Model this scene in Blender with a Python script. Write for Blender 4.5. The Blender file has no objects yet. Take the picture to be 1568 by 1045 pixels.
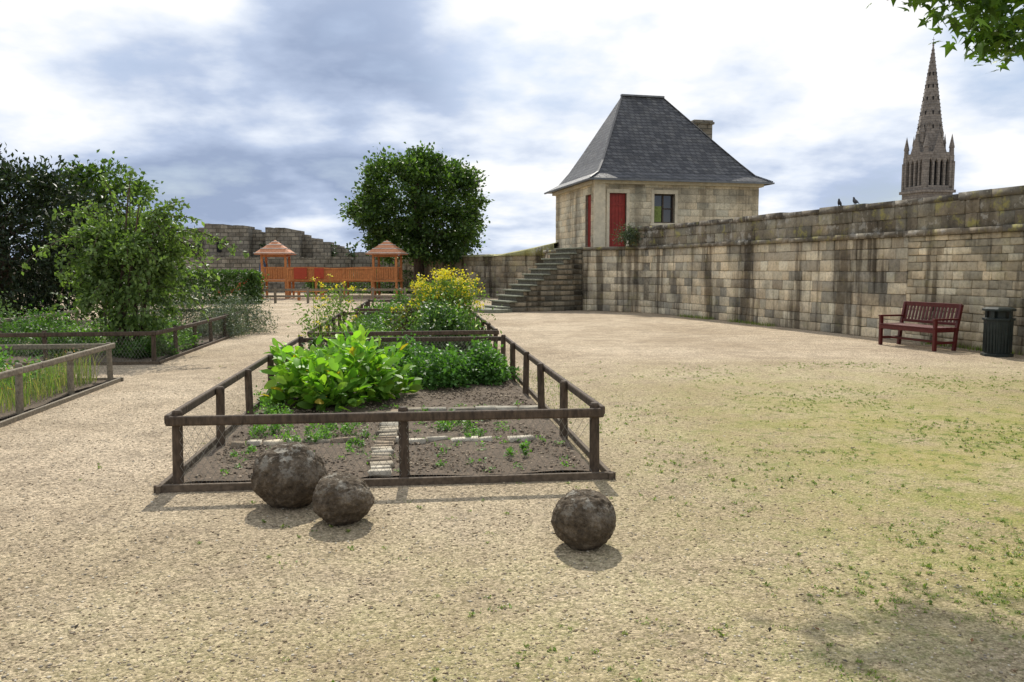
import bpy, math, random
import numpy as np
from mathutils import Vector, Matrix
rng=np.random.default_rng(11); random.seed(11)
scene=bpy.context.scene
R=math.radians

# ------------------------------------------------------------------ helpers
def link(o,parent=None):
    scene.collection.objects.link(o)
    if parent is not None: o.parent=parent
    return o
def empty(name,loc=(0,0,0),rz=0,parent=None):
    e=bpy.data.objects.new(name,None); e.empty_display_size=.2
    e.location=loc; e.rotation_euler=(0,0,rz); return link(e,parent)
def npmesh(name,V,F,C=None,mat=None,smooth=False,parent=None):
    V=np.asarray(V,dtype=np.float32).reshape(-1,3); F=np.asarray(F,dtype=np.int32)
    n,k=F.shape
    me=bpy.data.meshes.new(name)
    me.vertices.add(len(V)); me.vertices.foreach_set('co',V.ravel())
    me.loops.add(n*k); me.loops.foreach_set('vertex_index',F.ravel())
    me.polygons.add(n); me.polygons.foreach_set('loop_start',np.arange(0,n*k,k,dtype=np.int32))
    if smooth: me.polygons.foreach_set('use_smooth',np.ones(n,dtype=bool))
    me.update(calc_edges=True)
    if C is not None:
        C=np.asarray(C,dtype=np.float32)
        if C.shape[1]==3: C=np.hstack([C,np.ones((len(C),1),dtype=np.float32)])
        a=me.color_attributes.new('Col','FLOAT_COLOR','POINT'); a.data.foreach_set('color',C.ravel())
    if mat: me.materials.append(mat)
    return link(bpy.data.objects.new(name,me),parent)

class Geo:
    def __init__(s): s.v=[]; s.f=[]
    def add(s,vs,fs):
        b=len(s.v); s.v+= [tuple(v) for v in vs]; s.f+=[tuple(i+b for i in f) for f in fs]
    def box(s,c,d,rz=0,M=None):
        x,y,z=d[0]/2,d[1]/2,d[2]/2
        vs=[Vector((a,b,e)) for e in(-z,z) for a,b in((-x,-y),(x,-y),(x,y),(-x,y))]
        T=Matrix.Translation(c)@Matrix.Rotation(rz,4,'Z')
        if M is not None: T=Matrix.Translation(c)@M
        s.add([T@v for v in vs],[(3,2,1,0),(4,5,6,7),(0,1,5,4),(1,2,6,5),(2,3,7,6),(3,0,4,7)])
    def beam(s,a,b,w,h,up=(0,0,1)):
        a=Vector(a);b=Vector(b);t=(b-a).normalized();side=t.cross(Vector(up)).normalized();u=side.cross(t)
        vs=[]
        for p in(a,b):
            for i,j in((-1,-1),(1,-1),(1,1),(-1,1)): vs.append(p+side*i*w/2+u*j*h/2)
        s.add(vs,[(3,2,1,0),(4,5,6,7),(0,1,5,4),(1,2,6,5),(2,3,7,6),(3,0,4,7)])
    def tube(s,pts,rad,n=8,cap=True):
        pts=[Vector(p) for p in pts]; b=len(s.v)
        if not hasattr(rad,'__len__'): rad=[rad]*len(pts)
        ref=None
        for i,p in enumerate(pts):
            t=(pts[min(i+1,len(pts)-1)]-pts[max(i-1,0)]).normalized()
            if ref is None:
                ref=Vector((1,0,0)) if abs(t.x)<.8 else Vector((0,1,0))
            a=(ref-t*ref.dot(t)).normalized(); c=t.cross(a); ref=a
            for k in range(n):
                an=2*math.pi*k/n; s.v.append(tuple(p+a*math.cos(an)*rad[i]+c*math.sin(an)*rad[i]))
        for i in range(len(pts)-1):
            for k in range(n):
                s.f.append((b+i*n+k,b+i*n+(k+1)%n,b+(i+1)*n+(k+1)%n,b+(i+1)*n+k))
        if cap:
            s.f.append(tuple(b+k for k in range(n-1,-1,-1))); s.f.append(tuple(b+(len(pts)-1)*n+k for k in range(n)))
    def prism(s,poly,z0,z1):
        n=len(poly)
        s.add([(p[0],p[1],z0) for p in poly]+[(p[0],p[1],z1) for p in poly],
              [tuple(range(n-1,-1,-1)),tuple(range(n,2*n))]+[(i,(i+1)%n,n+(i+1)%n,n+i) for i in range(n)])
    def cone(s,c,r0,r1,h,n=8,rot=0):
        s.tube([c,(c[0],c[1],c[2]+h)],[r0,max(r1,.001)],n)
    def obj(s,name,mat,parent=None,bevel=0,smooth=False):
        me=bpy.data.meshes.new(name); me.from_pydata(s.v,[],s.f); me.update()
        if mat: me.materials.append(mat)
        if smooth:
            me.polygons.foreach_set('use_smooth',np.ones(len(me.polygons),dtype=bool))
        o=link(bpy.data.objects.new(name,me),parent)
        if bevel:
            m=o.modifiers.new('b','BEVEL'); m.width=bevel; m.segments=2; m.limit_method='ANGLE'
        return o

# ------------------------------------------------------------------ materials
def newmat(name):
    m=bpy.data.materials.new(name); m.use_nodes=True; nt=m.node_tree; nt.nodes.clear()
    out=nt.nodes.new('ShaderNodeOutputMaterial'); return m,nt,out
def L(nt,a,b): nt.links.new(a,b)
def coords(nt,scale=(1,1,1),kind='Object'):
    tc=nt.nodes.new('ShaderNodeTexCoord'); mp=nt.nodes.new('ShaderNodeMapping'); mp.inputs['Scale'].default_value=scale
    L(nt,tc.outputs[kind],mp.inputs['Vector']); return mp.outputs[0]
def noise(nt,vec,scale,detail=5,rough=.6):
    n=nt.nodes.new('ShaderNodeTexNoise'); n.inputs['Scale'].default_value=scale; n.inputs['Detail'].default_value=detail; n.inputs['Roughness'].default_value=rough
    if vec is not None: L(nt,vec,n.inputs['Vector'])
    return n.outputs['Fac']
def ramp(nt,fac,stops):
    r=nt.nodes.new('ShaderNodeValToRGB'); e=r.color_ramp.elements
    while len(e)<len(stops): e.new(.5)
    for i,(p,c) in enumerate(stops):
        e[i].position=p; e[i].color=(c,c,c,1) if not hasattr(c,'__len__') else (*c,1)
    L(nt,fac,r.inputs[0]); return r.outputs[0]
def mix(nt,f,a,b,mode='MIX'):
    m=nt.nodes.new('ShaderNodeMix'); m.data_type='RGBA'; m.blend_type=mode
    for ix,v in((0,f),(6,a),(7,b)):
        s=m.inputs[ix]
        if hasattr(v,'links'): L(nt,v,s)
        elif ix==0: s.default_value=float(v)
        elif hasattr(v,'__len__'): s.default_value=(*v,1)
        else: s.default_value=(v,v,v,1)
    return m.outputs[2]
def math_(nt,op,a,b=0):
    m=nt.nodes.new('ShaderNodeMath'); m.operation=op
    for s,v in((m.inputs[0],a),(m.inputs[1],b)):
        if hasattr(v,'links'): L(nt,v,s)
        else: s.default_value=v
    return m.outputs[0]
def bsdf(nt,out,col,rough=.85,bump=None,bs=.3,bd=.02,spec=.3,metal=0):
    b=nt.nodes.new('ShaderNodeBsdfPrincipled')
    if hasattr(col,'links'): L(nt,col,b.inputs['Base Color'])
    else: b.inputs['Base Color'].default_value=(*col,1)
    b.inputs['Roughness'].default_value=rough; b.inputs['Specular IOR Level'].default_value=spec; b.inputs['Metallic'].default_value=metal
    if bump is not None:
        bn=nt.nodes.new('ShaderNodeBump'); bn.inputs['Strength'].default_value=bs; bn.inputs['Distance'].default_value=bd
        L(nt,bump,bn.inputs['Height']); L(nt,bn.outputs[0],b.inputs['Normal'])
    L(nt,b.outputs[0],out.inputs[0]); return b
def m_simple(name,col,rough=.7,var=.35,scale=12,bs=.3,spec=.3,metal=0,stretch=(1,1,1)):
    m,nt,out=newmat(name); v=coords(nt,stretch); n=noise(nt,v,scale,3)
    n2=noise(nt,v,scale*.15,2)
    c=mix(nt,ramp(nt,n,[(.3,0),(.7,1)]),tuple(x*(1-var) for x in col),tuple(min(1,x*(1+var)) for x in col))
    c=mix(nt,.6,c,ramp(nt,n2,[(.3,.65),(.7,1.0)]),'MULTIPLY')
    bsdf(nt,out,c,rough,n,bs,.01,spec,metal); return m
def m_leaf(name,trans=.35,rough=.5):
    m,nt,out=newmat(name); a=nt.nodes.new('ShaderNodeAttribute'); a.attribute_name='Col'
    b=nt.nodes.new('ShaderNodeBsdfPrincipled'); L(nt,a.outputs['Color'],b.inputs['Base Color']); b.inputs['Roughness'].default_value=rough; b.inputs['Specular IOR Level'].default_value=.3
    t=nt.nodes.new('ShaderNodeBsdfTranslucent'); c=mix(nt,1.0,a.outputs['Color'],(1.5,1.7,.6),'MULTIPLY'); L(nt,c,t.inputs[0])
    ms=nt.nodes.new('ShaderNodeMixShader'); ms.inputs[0].default_value=trans
    L(nt,b.outputs[0],ms.inputs[1]); L(nt,t.outputs[0],ms.inputs[2]); L(nt,ms.outputs[0],out.inputs[0]); return m
def m_attr(name,stain=.6,rough=.92,lichen=0,streak=True,bs=.6,grime=(.25,.23,.2),lo=.52,hi=.6):
    m,nt,out=newmat(name); a=nt.nodes.new('ShaderNodeAttribute'); a.attribute_name='Col'
    v=coords(nt); fine=noise(nt,v,14,4,.7)
    c=mix(nt,1.0,a.outputs['Color'],ramp(nt,fine,[(.25,.6),(.5,.98),(.75,1.2)]),'MULTIPLY')
    c=mix(nt,.8,c,ramp(nt,noise(nt,v,.9,4,.6),[(.38,(.47,.47,.47)),(.58,(1.1,1.08,1.04))]),'MULTIPLY')
    vs=coords(nt,(1.5,1.5,.1)) if streak else v
    st=noise(nt,vs,1.1,4,.65)
    c=mix(nt,math_(nt,'MULTIPLY',ramp(nt,st,[(lo,0),(hi,1)]),stain),c,mix(nt,1.0,c,grime,'MULTIPLY'))
    if lichen:
        ln=noise(nt,v,2.6,5,.7); c=mix(nt,math_(nt,'MULTIPLY',ramp(nt,ln,[(.55,0),(.66,1)]),lichen),c,(.34,.31,.08))
        c=mix(nt,math_(nt,'MULTIPLY',ramp(nt,ln,[(.40,1),(.44,0)]),lichen*.7),c,(.45,.43,.38))
    bsdf(nt,out,c,rough,fine,bs,.02); return m
def m_brick(name,c1,c2,mortar,bw,bh,stain=.6,ms=.02,rough=.9,bs=.5,light=None,bias=0,ns=1.2):
    m,nt,out=newmat(name); tc=nt.nodes.new('ShaderNodeTexCoord'); sx=nt.nodes.new('ShaderNodeSeparateXYZ'); L(nt,tc.outputs['Object'],sx.inputs[0])
    cb=nt.nodes.new('ShaderNodeCombineXYZ'); L(nt,math_(nt,'ADD',sx.outputs[0],sx.outputs[1]),cb.inputs[0]); L(nt,sx.outputs[2],cb.inputs[1])
    br=nt.nodes.new('ShaderNodeTexBrick'); L(nt,cb.outputs[0],br.inputs['Vector'])
    br.inputs['Scale'].default_value=1; br.inputs['Brick Width'].default_value=bw; br.inputs['Row Height'].default_value=bh; br.inputs['Mortar Size'].default_value=ms
    br.inputs['Color1'].default_value=(*c1,1); br.inputs['Color2'].default_value=(*c2,1); br.inputs['Mortar'].default_value=(*mortar,1); br.inputs['Bias'].default_value=bias
    n=noise(nt,tc.outputs['Object'],ns,4,.65); n2=noise(nt,tc.outputs['Object'],12,4,.7)
    c=mix(nt,1.0,br.outputs['Color'],ramp(nt,n2,[(.3,.7),(.7,1.2)]),'MULTIPLY')
    c=mix(nt,math_(nt,'MULTIPLY',ramp(nt,n,[(.45,0),(.65,1)]),stain),c,mix(nt,1.0,c,light or (.45,.42,.38),'MULTIPLY'))
    h=math_(nt,'SUBTRACT',n2,br.outputs['Fac'])
    bsdf(nt,out,c,rough,h,bs,.02); return m

M_leaf=m_leaf('leaf'); M_leafd=m_leaf('leaf_dark',.15,.5); M_petal=m_leaf('petal',.3,.6)
M_wall=m_attr('rampart_stone',.85,lichen=.15,grime=(.22,.2,.18),lo=.50,hi=.58); M_parapet=m_attr('parapet_stone',.7,lichen=.6,grime=(.35,.32,.28),lo=.48)
M_house=m_attr('ashlar_limestone',.5,lichen=0,bs=.3,grime=(.5,.47,.42)); M_stairside=m_attr('rubble_stone',.8)
M_mortar=m_simple('mortar',(.25,.22,.165),.95)
M_wood=m_simple('weathered_timber',(.085,.06,.04),.8,.5,30,.6,stretch=(1,1,.3))
M_woodg=m_simple('grey_timber',(.22,.185,.135),.8,.4,30,.6)
M_board=m_simple('edging_timber',(.12,.09,.062),.85,.4,25,.6)
M_soil=m_simple('soil',(.115,.085,.058),.95,.5,35,1.0)
M_wire=m_simple('galvanised_wire',(.3,.29,.25),.5,.1,metal=.4)
M_bark=m_simple('bark',(.09,.065,.045),.9,.5,14,1.0,stretch=(1,1,.25))
M_red=m_simple('red_door_paint',(.27,.028,.018),.5,.2,6)
M_bench=m_simple('oxblood_paint',(.10,.016,.014),.4,.25,14,.2)
M_bin=m_simple('dark_green_metal',(.018,.026,.024),.4,.3,10,.1)
M_glass=m_simple('window_glass',(.02,.025,.03),.08,.1,1,.0,spec=.8)
M_slate=m_brick('slate',(.105,.105,.108),(.04,.041,.045),(.015,.015,.017),.26,.16,.6,.014,.5,.9,light=(1.5,1.45,1.3),bias=-.1,ns=2.2)
M_zinc=m_simple('zinc',(.16,.17,.18),.5,.2,5,.1,metal=.3)
M_ruin=m_brick('castle_stone',(.33,.295,.23),(.20,.18,.145),(.13,.12,.095),.55,.28,.85,.03)
M_church=m_brick('church_stone',(.24,.215,.19),(.17,.155,.14),(.12,.11,.1),1.2,.6,.6,.05)
M_dark=m_simple('dark_opening',(.012,.012,.014),.9,.1)
M_orange=m_simple('orange_timber',(.5,.19,.06),.6,.25,8,.2)
M_oroof=m_simple('orange_roof',(.55,.24,.12),.6,.2,8,.2)
M_redp=m_simple('red_plastic',(.42,.06,.025),.4,.1,4,.05)
M_blue=m_simple('blue_plastic',(.03,.12,.3),.4,.1,4,.05)
M_white=m_simple('white_trim',(.7,.68,.62),.6,.1)
M_slab=m_attr('slab_stone',.3,streak=False)

# ------------------------------------------------------------------ ground
def ground():
    m,nt,out=newmat('gravel'); v=coords(nt)
    big=noise(nt,v,.35,3,.6); mid=noise(nt,v,2.2,4,.7); fine=noise(nt,v,75,3,.85); fm=noise(nt,v,24,3,.75)
    vo=nt.nodes.new('ShaderNodeTexVoronoi'); vo.inputs['Scale'].default_value=62; L(nt,v,vo.inputs['Vector'])
    base=mix(nt,ramp(nt,big,[(.35,0),(.65,1)]),(.42,.33,.225),(.56,.455,.325))
    base=mix(nt,1.0,base,ramp(nt,fine,[(.28,.4),(.5,.95),(.72,1.5)]),'MULTIPLY')
    base=mix(nt,1.0,base,ramp(nt,fm,[(.3,.6),(.5,1),(.7,1.2)]),'MULTIPLY')
    base=mix(nt,.85,base,ramp(nt,mid,[(.3,.7),(.6,1.08)]),'MULTIPLY')
    hs=nt.nodes.new('ShaderNodeSeparateColor'); L(nt,vo.outputs['Color'],hs.inputs[0])
    base=mix(nt,.85,base,ramp(nt,hs.outputs[0],[(0,.45),(.5,.95),(1,1.4)]),'MULTIPLY')
    sx=nt.nodes.new('ShaderNodeSeparateXYZ'); L(nt,v,sx.inputs[0])
    def mr(src,a,b,c=0,d=1):
        r=nt.nodes.new('ShaderNodeMapRange'); r.inputs[1].default_value=a; r.inputs[2].default_value=b; r.inputs[3].default_value=c; r.inputs[4].default_value=d; L(nt,src,r.inputs[0]); return r.outputs[0]
    zone=math_(nt,'MULTIPLY',mr(sx.outputs[0],-.2,3.4),mr(sx.outputs[1],15,8.5))
    zone=math_(nt,'MAXIMUM',zone,mr(sx.outputs[1],6.5,3,0,.55))
    zone=math_(nt,'MULTIPLY',zone,mr(sx.outputs[0],-3.2,.3,.3,1))
    mm=math_(nt,'MULTIPLY',zone,ramp(nt,noise(nt,v,1.1,5,.72),[(.34,.35),(.58,1)]))
    moss=mix(nt,ramp(nt,mid,[(.38,0),(.62,1)]),(.43,.355,.125),(.27,.275,.06))
    moss=mix(nt,1.0,moss,ramp(nt,fine,[(.3,.5),(.5,.95),(.7,1.55)]),'MULTIPLY')
    c=mix(nt,math_(nt,'MULTIPLY',mm,.85),base,moss)
    gn=ramp(nt,noise(nt,v,6.5,4,.8),[(.53,0),(.62,1)])
    c=mix(nt,math_(nt,'MULTIPLY',math_(nt,'MULTIPLY',gn,math_(nt,'MULTIPLY',zone,mr(sx.outputs[0],-.5,2.5,.3,1))),.8),c,(.13,.18,.035))
    h=math_(nt,'ADD',fine,math_(nt,'MULTIPLY',vo.outputs['Distance'],-.6))
    bsdf(nt,out,c,.95,h,1.0,.014,.12)
    xs=np.concatenate([[-900,-200,-60],np.arange(-30,31,1.0),[60,200,900]]); ys=np.concatenate([[-300,-60],np.arange(-10,51,1.0),[80,200,900]])
    X,Y=np.meshgrid(xs,ys); V=np.stack([X,Y,np.zeros_like(X)],-1).reshape(-1,3)
    nx,ny=len(xs),len(ys); i=np.arange((ny-1)*nx).reshape(ny-1,nx)[:,:-1].ravel()
    npmesh('ground',V,np.stack([i,i+1,i+1+nx,i+nx],1),None,m)
ground()

# garden frame
A=np.array([-2.44,5.93]); TH=R(6.7); E1=np.array([math.cos(TH),math.sin(TH)]); E2=np.array([-math.sin(TH),math.cos(TH)])
def GW(u,v,z=0): p=A+E1*u+E2*v; return np.array([p[0],p[1],z])
def toG(x,y): d=np.stack([x-A[0],y-A[1]],-1); return d@E1,d@E2
BEDS=[('c1',0,3.1,0,6.7),('c2',.0,3.1,8.0,14.5),('c3',.2,3.1,16,22),('l1',-5.9,-2.55,-.8,6.0),('l2',-6.3,-2.65,8.3,16.2)]
def in_bed(x,y,pad=0):
    u,v=toG(x,y); r=np.zeros(len(x),bool)
    for _,a,b,c,d in BEDS: r|=(u>a-pad)&(u<b+pad)&(v>c-pad)&(v<d+pad)
    return r
def rz(n): return rng.random(n)
def pebbles(x,y,size,pal,z=0.0):
    n=len(x); base=np.array([[1,0,0],[0,1,0],[-1,0,0],[0,-1,0],[0,0,1],[0,0,-1]],float)
    tri=np.array([[0,1,4],[1,2,4],[2,3,4],[3,0,4],[1,0,5],[2,1,5],[3,2,5],[0,3,5]])
    V=np.repeat(base[None],n,0)*(.7+.6*rng.random((n,6,1)))
    a=rz(n)*6.28; sc=np.stack([size*(.7+.6*rz(n)),size*(.7+.6*rz(n)),size*(.4+.3*rz(n))],-1)
    V=V*sc[:,None,:]; ca,sa=np.cos(a)[:,None],np.sin(a)[:,None]
    X=V[...,0]*ca-V[...,1]*sa; Y=V[...,0]*sa+V[...,1]*ca; Z=V[...,2]+.2*size[:,None]+z
    V=np.stack([X+x[:,None],Y+y[:,None],Z],-1)
    F=(tri[None]+np.arange(n)[:,None,None]*6).reshape(-1,3)
    pal=np.array(pal); C=pal[rng.integers(0,len(pal),n)]*(.7+.6*rz(n))[:,None]; C=np.repeat(C,6,0)
    return V.reshape(-1,3),F,C
def m_peb():
    m,nt,out=newmat('pebble'); a=nt.nodes.new('ShaderNodeAttribute'); a.attribute_name='Col'; bsdf(nt,out,a.outputs['Color'],.9,spec=.2); return m
M_peb=m_peb()
n=55000; yy=2.0+ (rz(n)**1.6)*9; xx=(rz(n)*2-1)*(1.2+yy*.72)
k=(~in_bed(xx,yy,.05))&(rz(n)>np.clip((xx-.5)*.25,0,.7)); xx,yy=xx[k],yy[k]
V,F,C=pebbles(xx,yy,.0035+.007*rz(len(xx))**2.5,[(.44,.35,.23),(.50,.41,.29),(.32,.245,.155),(.40,.31,.20),(.2,.15,.10),(.55,.49,.38),(.3,.26,.2)])
npmesh('gravel_stones',V,F,C,M_peb)

# ------------------------------------------------------------------ leaves
def unit(a): return a/np.maximum(np.linalg.norm(a,axis=-1,keepdims=True),1e-6)
def palette(n,pal,var=.35):
    pal=np.array(pal); i=rng.integers(0,len(pal),n); return pal[i]*(1-var+2*var*rz(n))[:,None]
def leafgeo(P,size,col,up=.6,wid=.32,out=None,droop=0.0):
    n=len(P); t=unit(rng.normal(size=(n,3))+ (0 if out is None else out*1.2)+np.array([0,0,-droop]))
    nn=rng.normal(size=(n,3))+np.array([0,0,up*2]); nn=unit(nn-t*(nn*t).sum(1,keepdims=True)); w=np.cross(t,nn)
    s=(size if hasattr(size,'__len__') else np.full(n,size))*(.7+.6*rz(n)); s=s[:,None]
    V=np.stack([P,P+t*s*.45+w*s*wid+nn*s*.07,P+t*s-nn*s*.08,P+t*s*.45-w*s*wid+nn*s*.07],1).reshape(-1,3)
    b=np.arange(n)[:,None]*4; F=np.concatenate([b+np.array([[0,1,2]]),b+np.array([[0,2,3]])],0)
    return V,F,np.repeat(col,4,0)
def blades(P,h,w,col,lean=.35):
    n=len(P); h=h*(.6+.7*rz(n)); a=rz(n)*6.28; d=np.stack([np.cos(a),np.sin(a),np.zeros(n)],-1); l=lean*rz(n)[:,None]
    sd=np.stack([-d[:,1],d[:,0],d[:,2]],-1)*w; up=np.array([0,0,1.])
    m=P+d*l*h[:,None]*.35+up*h[:,None]*.55; tip=P+d*l*h[:,None]*1.1+up*h[:,None]*(1-.3*l)
    V=np.stack([P-sd,P+sd,m+sd*.8,m-sd*.8,tip],1).reshape(-1,3); b=np.arange(n)[:,None]*5
    F=np.concatenate([b+np.array([[0,1,2]]),b+np.array([[0,2,3]]),b+np.array([[3,2,4]])],0)
    return V,F,np.repeat(col,5,0)
def merge(parts):
    Vs,Fs,Cs=[],[],[]; o=0
    for V,F,C in parts: Vs.append(V);Fs.append(F+o);Cs.append(C);o+=len(V)
    return np.concatenate(Vs),np.concatenate(Fs),np.concatenate(Cs)
def lumps(d,seed,freq=3,amp=.15):
    r=np.random.default_rng(seed); o=np.ones(len(d))
    for _ in range(6):
        k=r.normal(size=3)*freq; o+=amp*.5*np.sin(d@k+r.random()*6.28)
    return o
def crown(c,rad,ncl,per,clr,seed=1,lo=.45,amp=.15,flat=-1,freq=3):
    d=unit(rng.normal(size=(ncl,3))); d[:,2]=np.where(d[:,2]<flat,flat*rz(ncl),d[:,2])
    r=(lo+(1-lo)*rz(ncl)**.45)*lumps(d,seed,freq,amp)
    cc=np.array(c)+d*np.array(rad)*r[:,None]
    clr_=clr*(.6+.8*rz(ncl)); P=np.repeat(cc,per,0)+rng.normal(size=(ncl*per,3))*np.repeat(clr_,per)[:,None]*np.array([.6,.6,.42])
    out=np.repeat(unit(d),per,0); tint=np.repeat(.65+.7*rz(ncl),per)
    return P,out,tint
def crownobj(name,c,rad,ncl,per,clr,leaf,pal,mat=M_leaf,seed=1,lo=.45,amp=.15,flat=-1,up=.6,wid=.32,parent=None,freq=3):
    P,o,t=crown(c,rad,ncl,per,clr,seed,lo,amp,flat,freq)
    return npmesh(name,*merge([leafgeo(P,leaf,palette(len(P),pal)*t[:,None],up,wid,o)]),mat,False,parent)

def branches(g,base,top,r0,spread,n,seed=0,lift=.6):
    r=random.Random(seed); base=Vector(base); top=Vector(top)
    pts=[base.lerp(top,t)+Vector((r.uniform(-.06,.06),r.uniform(-.06,.06),0))*(top-base).length*.3*t for t in(0,.25,.5,.75,1)]
    g.tube([base-Vector((0,0,.05))]+pts[1:],[r0*1.25,r0,r0*.8,r0*.6,r0*.25],8)
    for i in range(n):
        t=.3+.65*i/n; s=base.lerp(top,t); a=r.uniform(0,6.28); d=Vector((math.cos(a),math.sin(a),lift+r.uniform(-.2,.4))).normalized()
        Lh=spread*(1-.45*t)*r.uniform(.7,1.05); e=s+d*Lh; m=s.lerp(e,.5)+Vector((r.uniform(-.1,.1),r.uniform(-.1,.1),.06))*Lh
        g.tube([s,m,e],[r0*.45*(1.1-t),r0*.3*(1.1-t),r0*.08],6)
        for j in range(2):
            a2=a+r.uniform(-1,1); d2=Vector((math.cos(a2),math.sin(a2),.4)).normalized()
            g.tube([m,m+d2*Lh*.5],[r0*.18*(1.1-t),r0*.05],5)

# big round tree
g=Geo(); branches(g,(-5.6,50,0),(-5.6,50,7.2),.32,3.0,16,3); big=g.obj('round_tree',M_bark,None)
P1=[(.045,.085,.02),(.065,.115,.026),(.035,.07,.018),(.085,.14,.03)]
crownobj('foliage',(-5.55,50,4.95),(3.95,3.9,3.5),380,100,.5,.22,P1,parent=big,seed=9,amp=.045,lo=.5,flat=-.85,freq=4)
# dark yew
g=Geo(); branches(g,(-14.2,23,0),(-14.2,23,4.3),.3,2.3,14,5); yew=g.obj('yew_tree',M_bark)
P,o,t=crown((-14.3,23,2.3),(2.9,2.4,2.4),300,90,.5,8,.4,.16); P[:,2]=np.maximum(P[:,2],.05)
npmesh('foliage',*merge([leafgeo(P,.17,palette(len(P),[(.014,.026,.010),(.02,.037,.013),(.035,.05,.018)])*t[:,None],.3,.2,o)]),M_leafd,False,yew)
g=Geo(); branches(g,(-13.2,27,0),(-13.2,27,4.2),.15,1.6,10,9); t2=g.obj('ash_tree',M_bark)
crownobj('foliage',(-13.4,27,3.2),(1.5,1.3,1.7),90,70,.4,.16,[(.07,.12,.025),(.05,.09,.02)],parent=t2,seed=12,amp=.3)
def vine():
    g=Geo(); 
    for i in range(6):
        a=i*1.1; b=(-7.15+.18*math.cos(a),15.3+.15*math.sin(a),0); t=(-7.1+.6*math.cos(a*1.7),15.3+.5*math.sin(a*1.3),2.7+.4*math.sin(i*2.1))
        m=((b[0]*.5+t[0]*.5)+.1*math.sin(i),(b[1]+t[1])/2,1.3); g.tube([b,m,t],[.05,.035,.01],6)
    parts=[]; r=random.Random(5)
    PV=[(.14,.21,.065),(.11,.17,.05),(.17,.245,.08)]
    for i in range(80):
        a=r.uniform(0,6.28); z0=r.uniform(1.0,2.55); s=Vector((-7.1+.4*math.cos(a),15.35+.35*math.sin(a),z0)); l=r.uniform(.35,.85)
        if r.random()<.16: l*=1.5
        up=r.uniform(.1,.95); pts=[]; q3=r.uniform(.6,1.1)
        for j in range(9):
            q=j/8; pts.append(s+Vector((math.cos(a)*l*q*1.1,math.sin(a)*l*q,up*l*1.2*q-1.3*l*q*q*q3)))
        for p in pts: p.z=max(p.z,.15)
        g.tube(pts,[.008]*8+[.002],4)
        PP=np.array([pts[j] for j in range(1,9) for _ in range(10)])+rng.normal(size=(80,3))*.045
        parts.append(leafgeo(PP,.09,palette(80,PV),.4,.3,None,.8))
    for (dx,dz,l) in((1.15,.3,1.0),(1.7,.05,1.3),(1.4,-.25,1.4),(1.9,-.1,1.1),(.5,.6,.8),(-.3,.75,.7),(-1.0,.35,.9),(.15,.85,.75),(1.0,.55,1.0)):
        s=Vector((-7.05+.25*dx,15.3,2.25)); pts=[s+Vector((dx*q*.9,-.2*q,dz*q*1.3+.55*q-.9*q*q*l*.8)) for q in np.linspace(0,1,10)]
        g.tube(pts,[.01]*9+[.002],4); PP=np.array([pts[j] for j in range(2,10) for _ in range(9)])+rng.normal(size=(72,3))*.04
        parts.append(leafgeo(PP,.095,palette(72,PV),.3,.3,None,1.0))
    o=g.obj('climbing_shrub',M_bark)
    P,oo,t=crown((-7.1,15.4,1.5),(.8,.75,1.25),120,65,.19,21,.3,.25); P[:,2]=np.maximum(P[:,2],.1+rz(len(P))*.4)
    parts.append(leafgeo(P,.095,palette(len(P),[(.11,.17,.05),(.075,.125,.035),(.14,.205,.06)])*t[:,None],.4,.3,oo,.4))
    npmesh('foliage',*merge(parts),M_leaf,False,o)
vine()

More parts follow.
